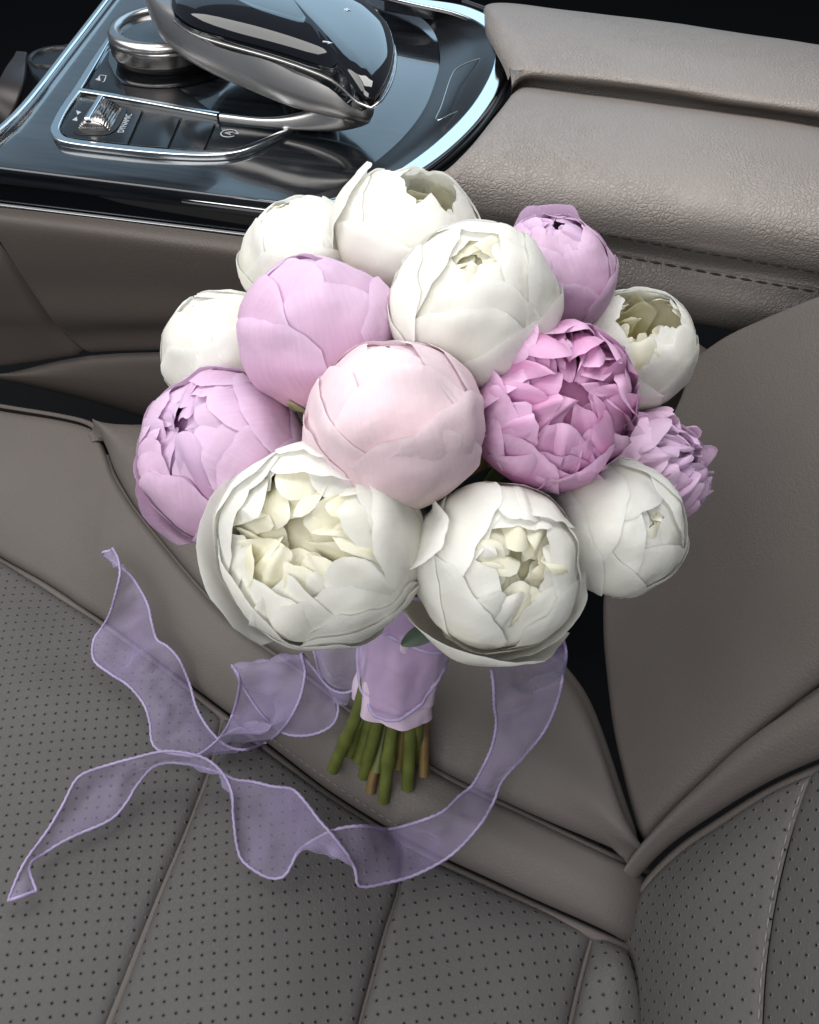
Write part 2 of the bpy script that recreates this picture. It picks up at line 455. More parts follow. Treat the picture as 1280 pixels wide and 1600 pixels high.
# ================================================================== SETTING: the dark well round the seat
fl = mesh('car_floor', [(-3, -2, -.32), (3, -2, -.32), (3, 4, -.32), (-3, 4, -.32)], [(0, 1, 2, 3)], M_gap, smooth=False)
tag(fl, 'black carpet of the car floor in the gaps round the seat', 'floor', kind='structure')

# ================================================================== CENTRE CONSOLE
con = tag(empty('centre_console', pyy(300, 600, .5)), 'car centre console with glossy black panel, chrome trim and taupe padded armrest', 'console')
ZT = .200
# lacquered top panel
edge = [(-120, 247), (0, 262), (120, 277), (240, 292), (360, 307), (452, 318), (520, 305), (575, 288), (628, 258), (684, 212), (728, 165), (757, 118), (766, 82), (758, 50), (735, 32), (700, 18), (650, 4), (560, -40), (420, -130), (280, -150), (200, -48), (163, 2), (100, 80), (40, 160), (2, 200), (-60, 232)]
slab('top_panel', zl(edge, ZT), .012, .0015, M_wood, con)
# storage tray walls in front of the panel: chrome edge strip
front = resample(zl([(-70, 240), (-30, 226), (2, 204), (45, 160), (105, 83), (165, 5), (210, -55), (285, -155)], ZT + .0015), 40)
sweep('chrome_edge_strip', front, rrect(.006, .006, .002), M_chrome, con, up=(0, 0, 1))
# long side edge: dark strip, chrome line, gloss black band, thin chrome line
def along(x0, y0, x1, y1, y, n=14):
    return [pyy(x0 + (x1 - x0) * i / (n - 1), y0 + (y1 - y0) * i / (n - 1), y) for i in range(n)]
sweep('bronze_edge_strip', [p + Vector((0, 0, -.0015)) for p in along(-120, 252, 458, 325, .503)], rrect(.006, .0065, .002), M_darkmetal, con, up=(0, 0, 1))
sweep('chrome_side_strip', along(-120, 258, 458, 333, .4995), rrect(.0055, .0032, .0006), M_chrome, con, up=(0, 0, 1))
rows = [along(-120, 262, 470, 338, .502), along(-120, 285, 470, 356, .503), along(-120, 309, 470, 377, .502)]
surf('gloss_black_band', rows, 20, 6, M_gloss, con, out=Vector((0, -1, 0)))
sweep('thin_chrome_strip', along(-120, 306, 470, 377, .4995), rrect(.0026, .0018, .0003), M_chrome, con, up=(0, 0, 1))

# leather side panels below: diagonal seam, fold, bottom seam
diag = [(-60, 308), (0, 392), (62, 484), (100, 528), (132, 558)]
def rowy(pts, y): return [pyy(a, b, y) for a, b in pts]
# main panel, right of the diagonal seam
main = [
    rowy([(-52, 318), (160, 342), (395, 372), (640, 402), (800, 424)], .4975),
    rowy([(-30, 345), (165, 366), (395, 396), (640, 426), (800, 448)], .488),
    rowy([(6, 400), (170, 400), (395, 425), (640, 455), (800, 477)], .488),
    rowy([(40, 452), (175, 450), (395, 465), (640, 490), (800, 512)], .492),
    rowy([(72, 497), (185, 498), (395, 500), (640, 520), (800, 542)], .494),
    rowy([(100, 527), (200, 520), (395, 520), (640, 540), (800, 562)], .503),
    rowy([(133, 556), (215, 553), (395, 552), (640, 568), (800, 590)], .505)]
surf('side_panel', main, 60, 50, M_side, con, tuck=(.006, 0, 0, .006), tw=.01, out=Vector((0, -1, 0)), wob=.0006)
frontp = [
    rowy([(-160, 320), (-110, 322), (-56, 330)], .497),
    rowy([(-160, 400), (-90, 400), (0, 397)], .488),
    rowy([(-160, 485), (-60, 485), (58, 483)], .494),
    rowy([(-160, 510), (-40, 515), (88, 520)], .500),
    rowy([(-160, 590), (-20, 580), (129, 559)], .505)]
surf('side_panel', frontp, 24, 40, M_side, con, tuck=(0, .006, 0, .006), tw=.01, out=Vector((0, -1, 0)), wob=.0006)
low = [
    rowy([(-160, 578), (-20, 581), (130, 560), (265, 555), (395, 554), (640, 570), (900, 594)], .505),
    rowy([(-160, 584), (-20, 586), (130, 594), (265, 610), (395, 625), (640, 625), (900, 655)], .500),
    rowy([(-160, 578), (-20, 590), (130, 622), (265, 664), (395, 705), (640, 740), (900, 780)], .506),
    rowy([(-160, 574), (-20, 588), (130, 620), (265, 662), (395, 704), (640, 740), (900, 780)], .54)]
surf('lower_side_panel', low, 50, 24, M_side, con, tuck=(0, 0, .006, 0), tw=.009, out=Vector((0, -1, 0)), wob=.0006)

rear = [[pyy(a, b, y) for a, b in pts] for pts, y in (([(780, 505), (900, 522), (1100, 552), (1400, 600)], .60), ([(780, 512), (900, 530), (1100, 560), (1400, 608)], .548), ([(780, 580), (900, 600), (1100, 630), (1400, 680)], .545), ([(780, 700), (900, 720), (1100, 760), (1400, 800)], .55))]
surf('side_panel', rear, 30, 24, M_side, con, out=Vector((0, -1, .2)))
# armrest: two padded lids with a groove between them
def rz(pts, z): return [pz(a, b, z) for a, b in pts]
back = [
    rz([(742, 22), (768, 14), (860, 22), (1010, 38), (1150, 54), (1400, 92)], .165),
    rz([(748, 20), (775, 4), (860, 12), (1010, 30), (1150, 52), (1400, 88)], .222),
    rz([(766, 40), (800, 34), (870, 42), (1010, 62), (1150, 84), (1400, 122)], .240),
    rz([(790, 80), (815, 78), (880, 86), (1010, 104), (1150, 126), (1400, 162)], .242),
    rz([(799, 112), (825, 112), (885, 119), (1010, 135), (1150, 156), (1400, 192)], .237),
    rz([(799, 128), (825, 128), (885, 136), (1010, 152), (1150, 172), (1400, 208)], .220)]
surf('armrest_lid', back, 70, 50, M_arm, con, tuck=(.012, 0, .02, .008), tw=.018, out=Vector((0, -.1, 1)), wob=.0012, seed=4)
nearp = [
    rz([(797, 132), (830, 130), (885, 138), (1010, 155), (1150, 174), (1400, 210)], .222),
    rz([(775, 160), (820, 158), (885, 164), (1010, 180), (1150, 202), (1400, 240)], .238),
    rz([(735, 212), (790, 214), (870, 220), (1000, 238), (1150, 262), (1400, 304)], .240),
    rz([(690, 262), (750, 270), (850, 284), (990, 304), (1150, 330), (1400, 372)], .231),
    rz([(655, 306), (720, 322), (830, 342), (970, 362), (1150, 390), (1400, 430)], .210),
    rz([(640, 330), (700, 348), (820, 366), (960, 386), (1150, 420), (1400, 460)], .190)]
def strech(u, v, a, b): return 0
surf('armrest_lid', nearp, 70, 60, M_arm, con, tuck=(.012, 0, .007, .0035), tw=.014, out=Vector((0, -.3, 1)), wob=.0012, seed=9)
# rolled lower edge of the near lid, under the double-stitched seam
lip = [
    rz([(638, 332), (700, 350), (820, 368), (960, 388), (1150, 422), (1400, 462)], .190),
    [pyy(a, b, .506) for a, b in [(640, 350), (700, 372), (820, 390), (960, 410), (1150, 446), (1400, 486)]],
    [pyy(a, b, .502) for a, b in [(640, 400), (700, 420), (820, 436), (960, 452), (1150, 484), (1400, 524)]],
    [pyy(a, b, .512) for a, b in [(640, 440), (700, 450), (820, 464), (960, 480), (1150, 516), (1400, 556)]],
    [pyy(a, b, .545) for a, b in [(640, 440), (700, 450), (820, 464), (960, 480), (1150, 518), (1400, 558)]]]
surf('armrest_lip', lip, 60, 34, M_arm, con, tuck=(0, 0, .0035, 0), tw=.008, out=Vector((0, -1, .2)), wob=.0008, seed=2)
# stitches either side of the seam
def stitches(path, step, ln, r, mat, parent, lift):
    path = resample(path, 200)
    L = sum((b - a).length for a, b in zip(path, path[1:]))
    n = int(L / step); me = None
    for k in range(n):
        s = (k + .5) / n * 199; i = int(s)
        p = path[i].lerp(path[min(i + 1, 199)], s - i); t = (path[min(i + 2, 199)] - path[max(i - 2, 0)]).normalized()
        if me is None:
            vs_, fs_ = [], []
            for a in range(5):
                x = -ln / 2 + ln * a / 4; q = math.sqrt(max(.08, 1 - (2 * x / ln) ** 2))
                for c in range(6):
                    an = c * math.pi / 3; vs_.append((x, r * q * math.cos(an), r * q * math.sin(an)))
            fs_ = [(a * 6 + c, a * 6 + (c + 1) % 6, (a + 1) * 6 + (c + 1) % 6, (a + 1) * 6 + c) for a in range(4) for c in range(6)]
            me = bpy.data.meshes.new('stitch'); me.from_pydata(vs_, [], fs_); me.materials.append(mat)
            me.polygons.foreach_set('use_smooth', [True] * len(me.polygons))
        o = link('stitch', me, None, parent, p + lift)
        o.rotation_mode = 'QUATERNION'; o.rotation_quaternion = t.to_track_quat('X', 'Z')
# curved dark dish and chrome arc at the rear end of the panel
arc_o = [(448, 336), (520, 324), (582, 308), (640, 281), (700, 240), (750, 190), (784, 135), (796, 88), (790, 52), (766, 27), (722, 9), (660, 0), (600, -10)]
arc_i = [(452, 329), (520, 309), (572, 291), (622, 265), (682, 221), (732, 171), (762, 124), (774, 86), (768, 53), (746, 33), (706, 17), (654, 6), (600, -6)]
a_o, a_i = resample(zl(arc_o, .2215), 60), resample(zl(arc_i, .2225), 60)
mid = [a.lerp(b, .45) + Vector((0, 0, .0012)) for a, b in zip(a_o, a_i)]
low_o = [a + Vector((0, 0, -.014)) for a in a_o]
surf('chrome_arc', [low_o, a_o, mid, a_i, [b + Vector((0, 0, -.003)) for b in a_i]], 100, 26, M_chrome, con, out=Vector((0, 0, 1)))
gs = resample(zl([(446, 340), (520, 328), (584, 313), (644, 286), (705, 245), (756, 194), (790, 137), (802, 88), (796, 48), (770, 21), (724, 3)], .217), 50)
sweep('black_gasket', gs, circ(.0026, 8), M_black, con)
in_arc = [(470, 312), (530, 290), (580, 258), (630, 214), (664, 168), (683, 118), (688, 88), (682, 58), (668, 36), (645, 20), (620, 8), (596, 0), (575, -8)]
i_i = resample(zl(in_arc, .2035), 60)
top = [b + Vector((0, 0, -.001)) for b in a_i]
dm = [a.lerp(b, .5) + Vector((0, 0, -.0025)) for a, b in zip(i_i, top)]
surf('dark_dish', [i_i, dm, top], 90, 20, M_dish, con, out=Vector((0, 0, 1)))
th = [(711, 109), (730, 98), (756, 91), (757, 100), (752, 118), (740, 145), (724, 168), (702, 180), (681, 188), (690, 165), (703, 125)]
thp = []
for a, b in th: thp.append(pz(a, b, .2150))
sweep('finger_recess_outline', resample(thp + [thp[0]], 60)[:-1], circ(.0005, 6), M_satin, con, closed=True)

# button field: plates separated by black gaps
ZB = ZT + .002
base = [(178, 62), (125, 145), (90, 200), (92, 214), (105, 224), (250, 240), (330, 242), (380, 234), (452, 204), (430, 196), (345, 184), (300, 150), (250, 120), (200, 80)]
slab('switch_field', zl(base, ZT + .0008), .003, .0004, M_black, con)
plates = {
    'back_button': [(171, 76), (139, 129), (141, 137), (150, 141), (197, 149), (192, 131), (178, 114), (170, 95)],
    'drive_mode_plate': [(127, 151), (222, 171), (199, 225), (107, 214), (97, 207), (97, 199), (118, 160)],
    'blank_button': [(226, 172), (281, 183), (262, 230), (203, 226)],
    'blank_button.b': [(285, 184), (335, 193), (318, 234), (266, 231)],
    'eco_button': [(338, 193), (440, 203), (415, 217), (375, 231), (322, 235)],
}
for k, v in plates.items():
    slab(k.split('.')[0], zl(v, ZB + .0008), .0018, .0005, M_button, con)
tr1 = resample(zl([(176, 56), (150, 97), (124, 140), (102, 172), (90, 195), (87, 207), (94, 218), (110, 224), (160, 231), (250, 240), (330, 243), (375, 238), (415, 223), (455, 203)], ZT + .0025), 120)
sweep('silver_trim', tr1, rrect(.0066, .005, .0010), M_trim, con, up=(0, 0, 1), scale=[(.55 + .45 * sst(0, 25, i) - .45 * sst(100, 119, i), 1) for i in range(120)])
tr2 = resample(zl([(124, 144), (150, 148), (220, 160), (280, 171), (342, 182)], ZT + .0025), 60)
sweep('silver_trim', tr2, rrect(.0056, .005, .0010), M_trim, con, up=(0, 0, 1))
# roller switch
rc = pz(157, 187, ZB + .001)
roll_axis = (pz(171, 163, ZB) - pz(143, 211, ZB)); roll_len = roll_axis.length * .8; roll_axis.normalize()
rs = roll_axis.cross(Vector((0, 0, 1)))
rec = []
for k in range(28):
    a = 2 * math.pi * k / 28; c_, s_ = math.cos(a), math.sin(a)
    rec.append(rc + Vector((0, 0, .0006)) + roll_axis * (abs(c_) ** .5 * math.copysign(1, c_) * roll_len * .62) + rs * (abs(s_) ** .5 * math.copysign(1, s_) * .0165))
slab('roller_recess', rec, .001, .0003, M_black, con)
rsec = []
for k in range(72):
    a = 2 * math.pi * k / 72; r = .0115 * (1 + (.05 if k % 2 else -.03)); rsec.append((r * math.cos(a), r * .85 * math.sin(a)))
sweep('roller', [rc + roll_axis * (roll_len * x) + Vector((0, 0, -.002)) for x in (-.46, -.43, 0, .43, .46)], rsec, M_darkmetal, con, up=(0, 0, 1), scale=[.85, 1, 1, 1, .85])
sweep('roller_bar', [rc + roll_axis * (roll_len * x) + Vector((0, 0, .0082)) - rs * .002 for x in (-.46, .46)], rrect(.0042, .004, .001), M_chrome, con, up=(0, 0, 1))

# knurled rotary controller
kc = pz(268, 91, ZT); KR = .0458; KZ = -.0085
def lathe(name, prof, c, mat, parent, seg=96, fun=None, dz=0):
    vs_, fs_ = [], []
    for j, (r, z) in enumerate(prof):
        for i in range(seg):
            a = 2 * math.pi * i / seg; q = fun(j, i) if fun else 1
            vs_.append(c + Vector((r * q * math.cos(a), r * q * math.sin(a), (z if not dz else max(z + dz, .0012)))))
    fs_ = grid_faces(len(prof), seg, True)
    if prof[-1][0] < 1e-5: pass
    return mesh(name, vs_, fs_, mat, parent, origin=c)
lathe('controller_well', [(.060, .0012), (.058, .002), (.052, .0018), (.040, .0016)], kc, M_gloss, con)
lathe('controller_skirt', [(KR * .9, .001), (KR * .92, .012), (KR * .97, .014), (KR * .97, .0165)], kc, M_black, con, dz=KZ)
NK = 200
lathe('knurled_ring', [(KR * .97, .0165), (KR * 1.0, .0175)] + [(KR, .0175 + .0105 * k / 14) for k in range(1, 14)] + [(KR * .99, .0285)], kc, M_darkmetal, con, seg=NK, dz=KZ,
      fun=lambda j, i: 1 + (.010 if (i % 2) ^ (j % 2) else -.006) if 1 < j < 15 else 1)
lathe('chrome_ring', [(KR * .99, .0285), (KR * 1.01, .030), (KR * 1.0, .033), (KR * .95, .0355), (KR * .86, .036), (KR * .80, .0345), (KR * .79, .031)], kc, M_satin, con, dz=KZ)
lathe('controller_cap', [(KR * .79, .031), (KR * .7, .0305), (KR * .4, .0315), (KR * .1, .032), (1e-6, .032)], kc, M_gloss, con, dz=KZ)

# hand rest: black touch pad on a hooked satin arm
arm_px = [(236, -22, .250), (262, 22, .252), (300, 50, .251), (345, 70, .250), (395, 90, .248), (445, 110, .246), (500, 130, .242), (540, 146, .237), (556, 160, .230), (540, 174, .221), (500, 185, .213), (450, 191, .208), (400, 190, .206), (345, 184, .2055)]
ap = resample([pz(*a) for a in arm_px], 90)
asc = []
for i in range(90):
    s = i / 89
    w = .0090 + .0060 * sst(.05, .40, s) - .0125 * sst(.60, .96, s)
    h = .0105 + .0090 * sst(.05, .45, s) - .0165 * sst(.56, .93, s)
    asc.append((w, h))
sweep('hand_rest_arm', ap, [(math.copysign(abs(math.cos(2 * math.pi * k / 32)) ** .62, math.cos(2 * math.pi * k / 32)), math.copysign(abs(math.sin(2 * math.pi * k / 32)) ** .62, math.sin(2 * math.pi * k / 32))) for k in range(32)], M_brushed, con, up=(0, .25, 1), scale=asc)
pad = [(262, -10), (268, 6), (300, 26), (350, 42), (410, 58), (470, 77), (520, 98), (550, 124), (572, 138), (590, 132), (608, 106), (617, 76), (616, 46), (602, 22), (575, 2), (540, -18), (480, -60), (400, -100), (320, -90), (270, -50)]
tp = resample([pz(a, b, .272) for a, b in pad + [pad[0]]], 61)[:-1]
pcn = sum(tp, Vector()) / 60
bm_rows = [[p + Vector((0, 0, dz)) + (pcn - p) * k for p in tp] for k, dz in ((.10, -.020), (0, -.011), (.012, -.004), (.05, .0005), (.12, .0035), (.25, .0065), (.45, .0088), (.7, .0100), (.99, .0105))]
pad_o = mesh('touch_pad', [p for r in bm_rows for p in r], grid_faces(len(bm_rows), 60, True), M_gloss, con)
sweep('touch_pad_rim', [p + Vector((0, 0, -.0115)) + (p - pcn).normalized() * .0002 for p in tp], circ(.0009, 6), M_satin, con, closed=True)
sweep('hand_rest_foot', [pz(470, 95, .2), pz(475, 80, .225), pz(480, 70, .255)], circ(.022, 20), M_gloss, con)

# printing on the switches
def text_on(name, body, size, origin, xdir, mat, parent, z):
    cu = bpy.data.curves.new('t', 'FONT'); cu.body = body; cu.size = size; cu.align_x = 'CENTER'; cu.align_y = 'CENTER'; cu.extrude = .0001
    ob = bpy.data.objects.new('t', cu); COL.objects.link(ob)
    dg = bpy.context.evaluated_depsgraph_get(); me = bpy.data.meshes.new_from_object(ob.evaluated_get(dg))
    bpy.data.objects.remove(ob)
    x = Vector(xdir).normalized(); zz = Vector((0, 0, 1)); y = zz.cross(x)
    me.transform(Matrix((x, y, zz)).transposed().to_4x4())
    me.materials.clear()
    return link(name, me, mat, parent, Vector((origin.x, origin.y, z)))
ZP = ZB + .0011
t0, t1 = pz(188, 208, ZP), pz(203, 177, ZP)
text_on('lettering', 'DYNAMIC', (t1 - t0).length / 4.8, (t0 + t1) / 2, t1 - t0, M_print, con, ZP)
def flat(name, pts, z, mat=M_print):
    return slab(name, [Vector((p.x, p.y, z)) for p in pts], .0002, 0, mat, con, smooth=False)
flat('arrow_mark', zl([(113, 187), (121, 189), (120, 182)], ZP), ZP)
flat('arrow_mark', zl([(119, 172), (127, 175), (121, 179)], ZP), ZP)
def stroke(name, pts, w, z):
    P = [pz(a, b, z) for a, b in pts]
    return sweep(name, P, rrect(w, .0003, .0001, 1), M_print, con, up=(0, 0, 1))
stroke('return_mark', [(154, 120), (157, 117), (166, 118), (163, 127), (160, 128)], .0009, ZP)
flat('return_mark', zl([(149, 124), (156, 119), (157, 126)], ZP), ZP)
ic = pz(358, 208, ZP)
sweep('start_stop_mark', [ic + Vector((.0058 * math.cos(a), .0058 * math.sin(a), 0)) for a in [math.radians(20 + 310 * k / 30) for k in range(31)]], rrect(.0009, .0003, .0001, 1), M_print, con, up=(0, 0, 1))
text_on('start_stop_mark', 'A', .008, ic, (0, 1, 0), M_print, con, ZP)
flat('start_stop_mark', [ic + Vector(v) for v in ((.0072, .0006, 0), (.0040, .0006, 0), (.0056, .0036, 0))], ZP)
# faint marks on the touch pad
M_faint = simple('faint_print', (.34, .38, .43), .5)
def star(c, r, z):
    return [Vector((c.x + (r if k % 2 == 0 else r * .45) * math.cos(math.radians(36 * k + 90)), c.y + (r if k % 2 == 0 else r * .45) * math.sin(math.radians(36 * k + 90)), z)) for k in range(10)]
from mathutils.bvhtree import BVHTree
def tree_of(objs):
    V_, F_ = [], []
    for o in objs:
        org = ORG[o.name]; k = len(V_)
        V_ += [v.co + org for v in o.data.vertices]
        F_ += [tuple(i + k for i in p.vertices) for p in o.data.polygons]
    return BVHTree.FromPolygons(V_, F_)
def hit(tree, px, py, lift=0):
    d = ray(px, py).normalized(); h = tree.ray_cast(CAM, d)
    return (h[0] if h[0] is not None else pz(px, py, .2)) - d * lift
PT = tree_of([pad_o])
q = hit(PT, 541, 15); flat('star_mark', star(q, .0034, q.z + .0002), q.z + .0002, M_faint)
q = hit(PT, 514, 66)
flat('pad_mark', [q + Vector(v) for v in ((-.004, -.001, 0), (0, -.001, 0), (0, -.003, 0), (.004, 0, 0), (0, .003, 0), (0, .001, 0), (-.004, .001, 0))], q.z + .0003, M_faint)
AT = tree_of([o for o in con.children if o.name.startswith('armrest')])
for row in ([(900, 359), (960, 369), (1060, 387), (1150, 403), (1300, 429)], [(900, 388), (960, 399), (1060, 417), (1150, 434), (1300, 460)]):
    stitches([hit(AT, a, b, .0004) for a, b in row], .0088, .0070, .00075, M_thread, con, Vector((0, 0, 0)))

# black open compartment beyond the chrome edge strip
M_plastic = simple('blue_black_plastic', (.005, .006, .009), .35)
slab('cup_holder_insert', zl([(40, 90), (60, 76), (110, 66), (150, 30), (95, 118), (62, 130), (48, 112)], .165), .03, .003, M_plastic, con)
lathe('cup_holder_rim', [(.023, -.02), (.023, .0012), (.021, .0016), (.019, .0003), (.018, -.018), (.001, -.019)], pz(84, 88, .166), M_black, con, seg=40)
# dark brown narrow thing standing in the compartment
bp_ = resample([pz(-14, 200, .15), pz(4, 170, .165), pz(16, 140, .175), pz(26, 108, .18), pz(34, 84, .178)], 30)
br = sweep('strap', bp_, rrect(.020, .008, .003), simple('dark_brown_leather', (.014, .009, .009), .4), None, up=(.4, -.6, .6), scale=[.5 + .5 * sst(29, 10, i) for i in range(30)])
tag(br, 'dark brown glossy strap end lying in the black compartment at far left', 'strap')

# ================================================================== CAR SEAT
seat = tag(empty('car_seat', Vector((-.1, .1, -.06))), 'taupe leather car seat with perforated centre panels and padded side bolsters', 'car seat')
UPV = Vector((0, 0, 1))
# seam A: perforated centre / inner band; seam B: inner band / outer bolster
A_ = [(-120, 800), (-60, 836), (0, 872), (60, 906), (95, 928), (115, 942), (135, 955), (160, 972), (230, 1024), (320, 1094), (440, 1186), (520, 1246), (640, 1320), (790, 1391), (965, 1470), (1020, 1496)]
B_ = [(-120, 618), (-60, 626), (0, 637), (80, 650), (128, 661), (150, 674), (163, 706), (178, 745), (225, 815), (350, 958), (480, 1055), (560, 1118), (680, 1200), (830, 1275), (985, 1346), (1040, 1370)]
ZA = [.004] * 15 + [-.04]
ZBm = [.040, .040, .040, .040, .041, .042, .041, .040, .038, .034, .030, .028, .024, .022, .018, -.04]
rA = [pz(x, y, z) for (x, y), z in zip(A_, ZA)]
rB = [pz(x, y, z) for (x, y), z in zip(B_, ZBm)]
rM = [a.lerp(b, .5) + Vector((0, 0, .007)) for a, b in zip(rA, rB)]
rM1 = [a.lerp(b, .22) + Vector((0, 0, .005)) for a, b in zip(rA, rB)]
rM2 = [a.lerp(b, .8) + Vector((0, 0, .004)) for a, b in zip(rA, rB)]
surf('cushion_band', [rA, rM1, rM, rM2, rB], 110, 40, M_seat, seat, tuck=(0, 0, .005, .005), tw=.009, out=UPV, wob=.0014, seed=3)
# outer bolster between seam B and the dark gap
iB = rB[5:]
O_ = [(152, 666), (185, 664), (235, 668), (330, 700), (450, 770), (580, 850), (680, 905), (790, 975), (905, 1088), (985, 1300), (1030, 1352)]
rO = [pz(x, y, z) for (x, y), z in zip(O_, [.044, .046, .048, .048, .048, .048, .048, .046, .042, .028, -.04])]
mids = [a.lerp(b, .35) + Vector((0, 0, .010)) for a, b in zip(iB, rO)]
mid2 = [a.lerp(b, .72) + Vector((0, 0, .008)) for a, b in zip(iB, rO)]
dn1 = [p + Vector((.004, .012, -.02)) for p in rO]
dn2 = [p + Vector((.006, .016, -.11)) for p in rO]
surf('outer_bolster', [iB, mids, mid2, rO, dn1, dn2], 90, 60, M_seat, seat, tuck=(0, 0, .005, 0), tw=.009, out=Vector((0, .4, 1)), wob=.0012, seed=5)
def piping(pts, drop_, r=.0034):
    return sweep('seam_piping', [p - Vector((0, 0, drop_)) for p in resample(pts, 80)], circ(r, 8), M_seat, seat)
piping(rA, .0066); piping(iB[1:], .0062)
# rest of the band's outer wall at far left
lw0 = rB[:6]
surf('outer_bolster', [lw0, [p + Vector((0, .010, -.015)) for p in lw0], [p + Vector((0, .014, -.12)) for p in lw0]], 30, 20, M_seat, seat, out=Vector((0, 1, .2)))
# perforated centre in flutes divided by cross seams
S1 = [(348, 1118), (330, 1190), (300, 1272), (240, 1415), (165, 1600), (95, 1760)]
S2 = [(628, 1312), (622, 1385), (602, 1450), (580, 1528), (558, 1610), (528, 1760)]
S3 = [(928, 1452), (915, 1500), (902, 1550), (888, 1610), (872, 1680), (850, 1770)]
S0 = [(-250, 760), (-270, 900), (-300, 1050), (-340, 1250), (-380, 1450), (-430, 1750)]
S4 = [(985, 1478), (1000, 1530), (1010, 1580), (1015, 1640), (1020, 1700), (1030, 1790)]
def flute(sa, sb, top, n, seed, perf=True, tk=(.004, .004)):
    rows = []
    m_ = len(sa)
    for j in range(m_):
        t = j / (m_ - 1)
        a = pz(*sa[j], .004 - .004 * t); b = pz(*sb[j], .004 - .004 * t)
        r = []
        for k in range(len(top)):
            s = k / (len(top) - 1)
            r.append(a.lerp(b, s) + Vector((0, 0, .006 * math.sin(math.pi * s) * math.sin(math.pi * min(.5, t * 1.5 + .05)))))
        if j == 0: r = [pz(x, y, .004) for x, y in top]
        rows.append(r)
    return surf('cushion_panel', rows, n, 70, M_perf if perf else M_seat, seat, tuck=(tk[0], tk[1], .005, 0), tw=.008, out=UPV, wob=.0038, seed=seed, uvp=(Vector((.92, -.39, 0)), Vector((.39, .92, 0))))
flute(S0, S1, [(-250, 720), (-120, 801), (0, 873), (110, 939), (230, 1025), (300, 1079), (348, 1116)], 80, 11, tk=(0, .004))
flute(S1, S2, [(348, 1116), (395, 1152), (440, 1187), (480, 1217), (520, 1247), (575, 1282), (628, 1313)], 60, 12)
flute(S2, S3, [(628, 1313), (680, 1341), (730, 1365), (790, 1392), (840, 1415), (885, 1435), (928, 1454)], 60, 13)
flute(S3, S4, [(928, 1454), (940, 1459), (950, 1463), (958, 1467), (966, 1471), (975, 1476), (985, 1482)], 24, 14)

for _s in (S1, S2, S3): piping([pz(a, b, .004 - .004 * k / 5) for k, (a, b) in enumerate(_s)], .0066)

# backrest: big side bolster, crease roll, perforated centre
p0 = pz(990, 1334, .018); nb = Vector((-.75, -.35, .55)).normalized()
p1 = pz(978, 1430, .004); nc = Vector((-.80, -.12, .58)).normalized()
_a = nc.cross(Vector((0, 1, .25))).normalized(); UVB = (_a, nc.cross(_a))
def bl(pts, off=0): return [ppl(a, b, p0, nb) + nb * ((off * .6) if not isinstance(off, list) else off[i]) for i, (a, b) in enumerate(pts)]
def bc(pts, off=0): return [ppl(a, b, p1, nc) + nc * off for a, b in pts]
rowsb = [
    [p - nb * .05 for p in bl([(1090, 600), (1160, 560), (1290, 500), (1500, 420)])],
    bl([(1076, 570), (1150, 521), (1280, 465), (1500, 385)], 0),
    bl([(1056, 640), (1140, 590), (1280, 535), (1500, 470)], .012),
    bl([(1010, 760), (1110, 720), (1280, 680), (1500, 640)], .018),
    bl([(955, 900), (1080, 870), (1280, 820), (1500, 770)], .018),
    bl([(945, 985), (1060, 965), (1260, 910), (1500, 850)], .016),
    bl([(950, 1110), (1045, 1080), (1240, 1000), (1500, 880)], .012),
    bl([(968, 1230), (1040, 1180), (1230, 1060), (1500, 905)], .008),
    bl([(990, 1336), (1045, 1270), (1240, 1100), (1500, 925)], 0)]
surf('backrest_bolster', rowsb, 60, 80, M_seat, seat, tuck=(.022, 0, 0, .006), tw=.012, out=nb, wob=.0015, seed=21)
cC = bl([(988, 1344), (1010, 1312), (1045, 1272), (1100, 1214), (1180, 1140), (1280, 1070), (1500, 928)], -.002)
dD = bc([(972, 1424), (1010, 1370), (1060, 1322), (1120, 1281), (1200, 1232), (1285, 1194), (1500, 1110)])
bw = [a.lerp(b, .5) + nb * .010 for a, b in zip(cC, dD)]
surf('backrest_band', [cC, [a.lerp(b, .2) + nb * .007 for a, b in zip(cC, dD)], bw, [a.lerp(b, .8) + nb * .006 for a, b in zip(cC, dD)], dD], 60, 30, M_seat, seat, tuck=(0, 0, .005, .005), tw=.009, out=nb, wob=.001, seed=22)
piping([p - nb * .0075 for p in cC], 0); piping([p - nc * .0050 for p in dD], 0)
E_ = [(1268, 1202), (1236, 1300), (1212, 1400), (1197, 1500), (1190, 1600), (1186, 1760)]
def bl2(t): return t
left = [(972, 1426), (960, 1480), (940, 1540), (930, 1600), (925, 1680), (920, 1760)]
rowsc = []
topd = [(972, 1426), (1012, 1371), (1062, 1324), (1122, 1283), (1200, 1234), (1268, 1203)]
for j in range(6):
    if j == 0: rowsc.append(bc(topd)); continue
    r = []
    for k in range(6):
        s = k / 5; x = left[j][0] + (E_[j][0] - left[j][0]) * s; y = left[j][1] + (E_[j][1] - left[j][1]) * s - (1 - j / 5) * 60 * math.sin(math.pi * s) * .35
        r.append(ppl(x, y, p1, nc) + nc * (.006 * math.sin(math.pi * s) - .03 * (1 - s) ** 3 * (j / 5)))
    rowsc.append(r)
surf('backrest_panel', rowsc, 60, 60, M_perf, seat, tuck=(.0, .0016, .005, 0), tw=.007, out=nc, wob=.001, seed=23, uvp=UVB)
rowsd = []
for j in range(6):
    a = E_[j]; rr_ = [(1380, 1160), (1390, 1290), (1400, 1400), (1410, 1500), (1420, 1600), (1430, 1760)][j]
    rowsd.append([ppl(a[0] + (rr_[0] - a[0]) * s / 3, a[1] + (rr_[1] - a[1]) * s / 3, p1, nc) + nc * (.003 * math.sin(math.pi * s / 3)) for s in range(4)])
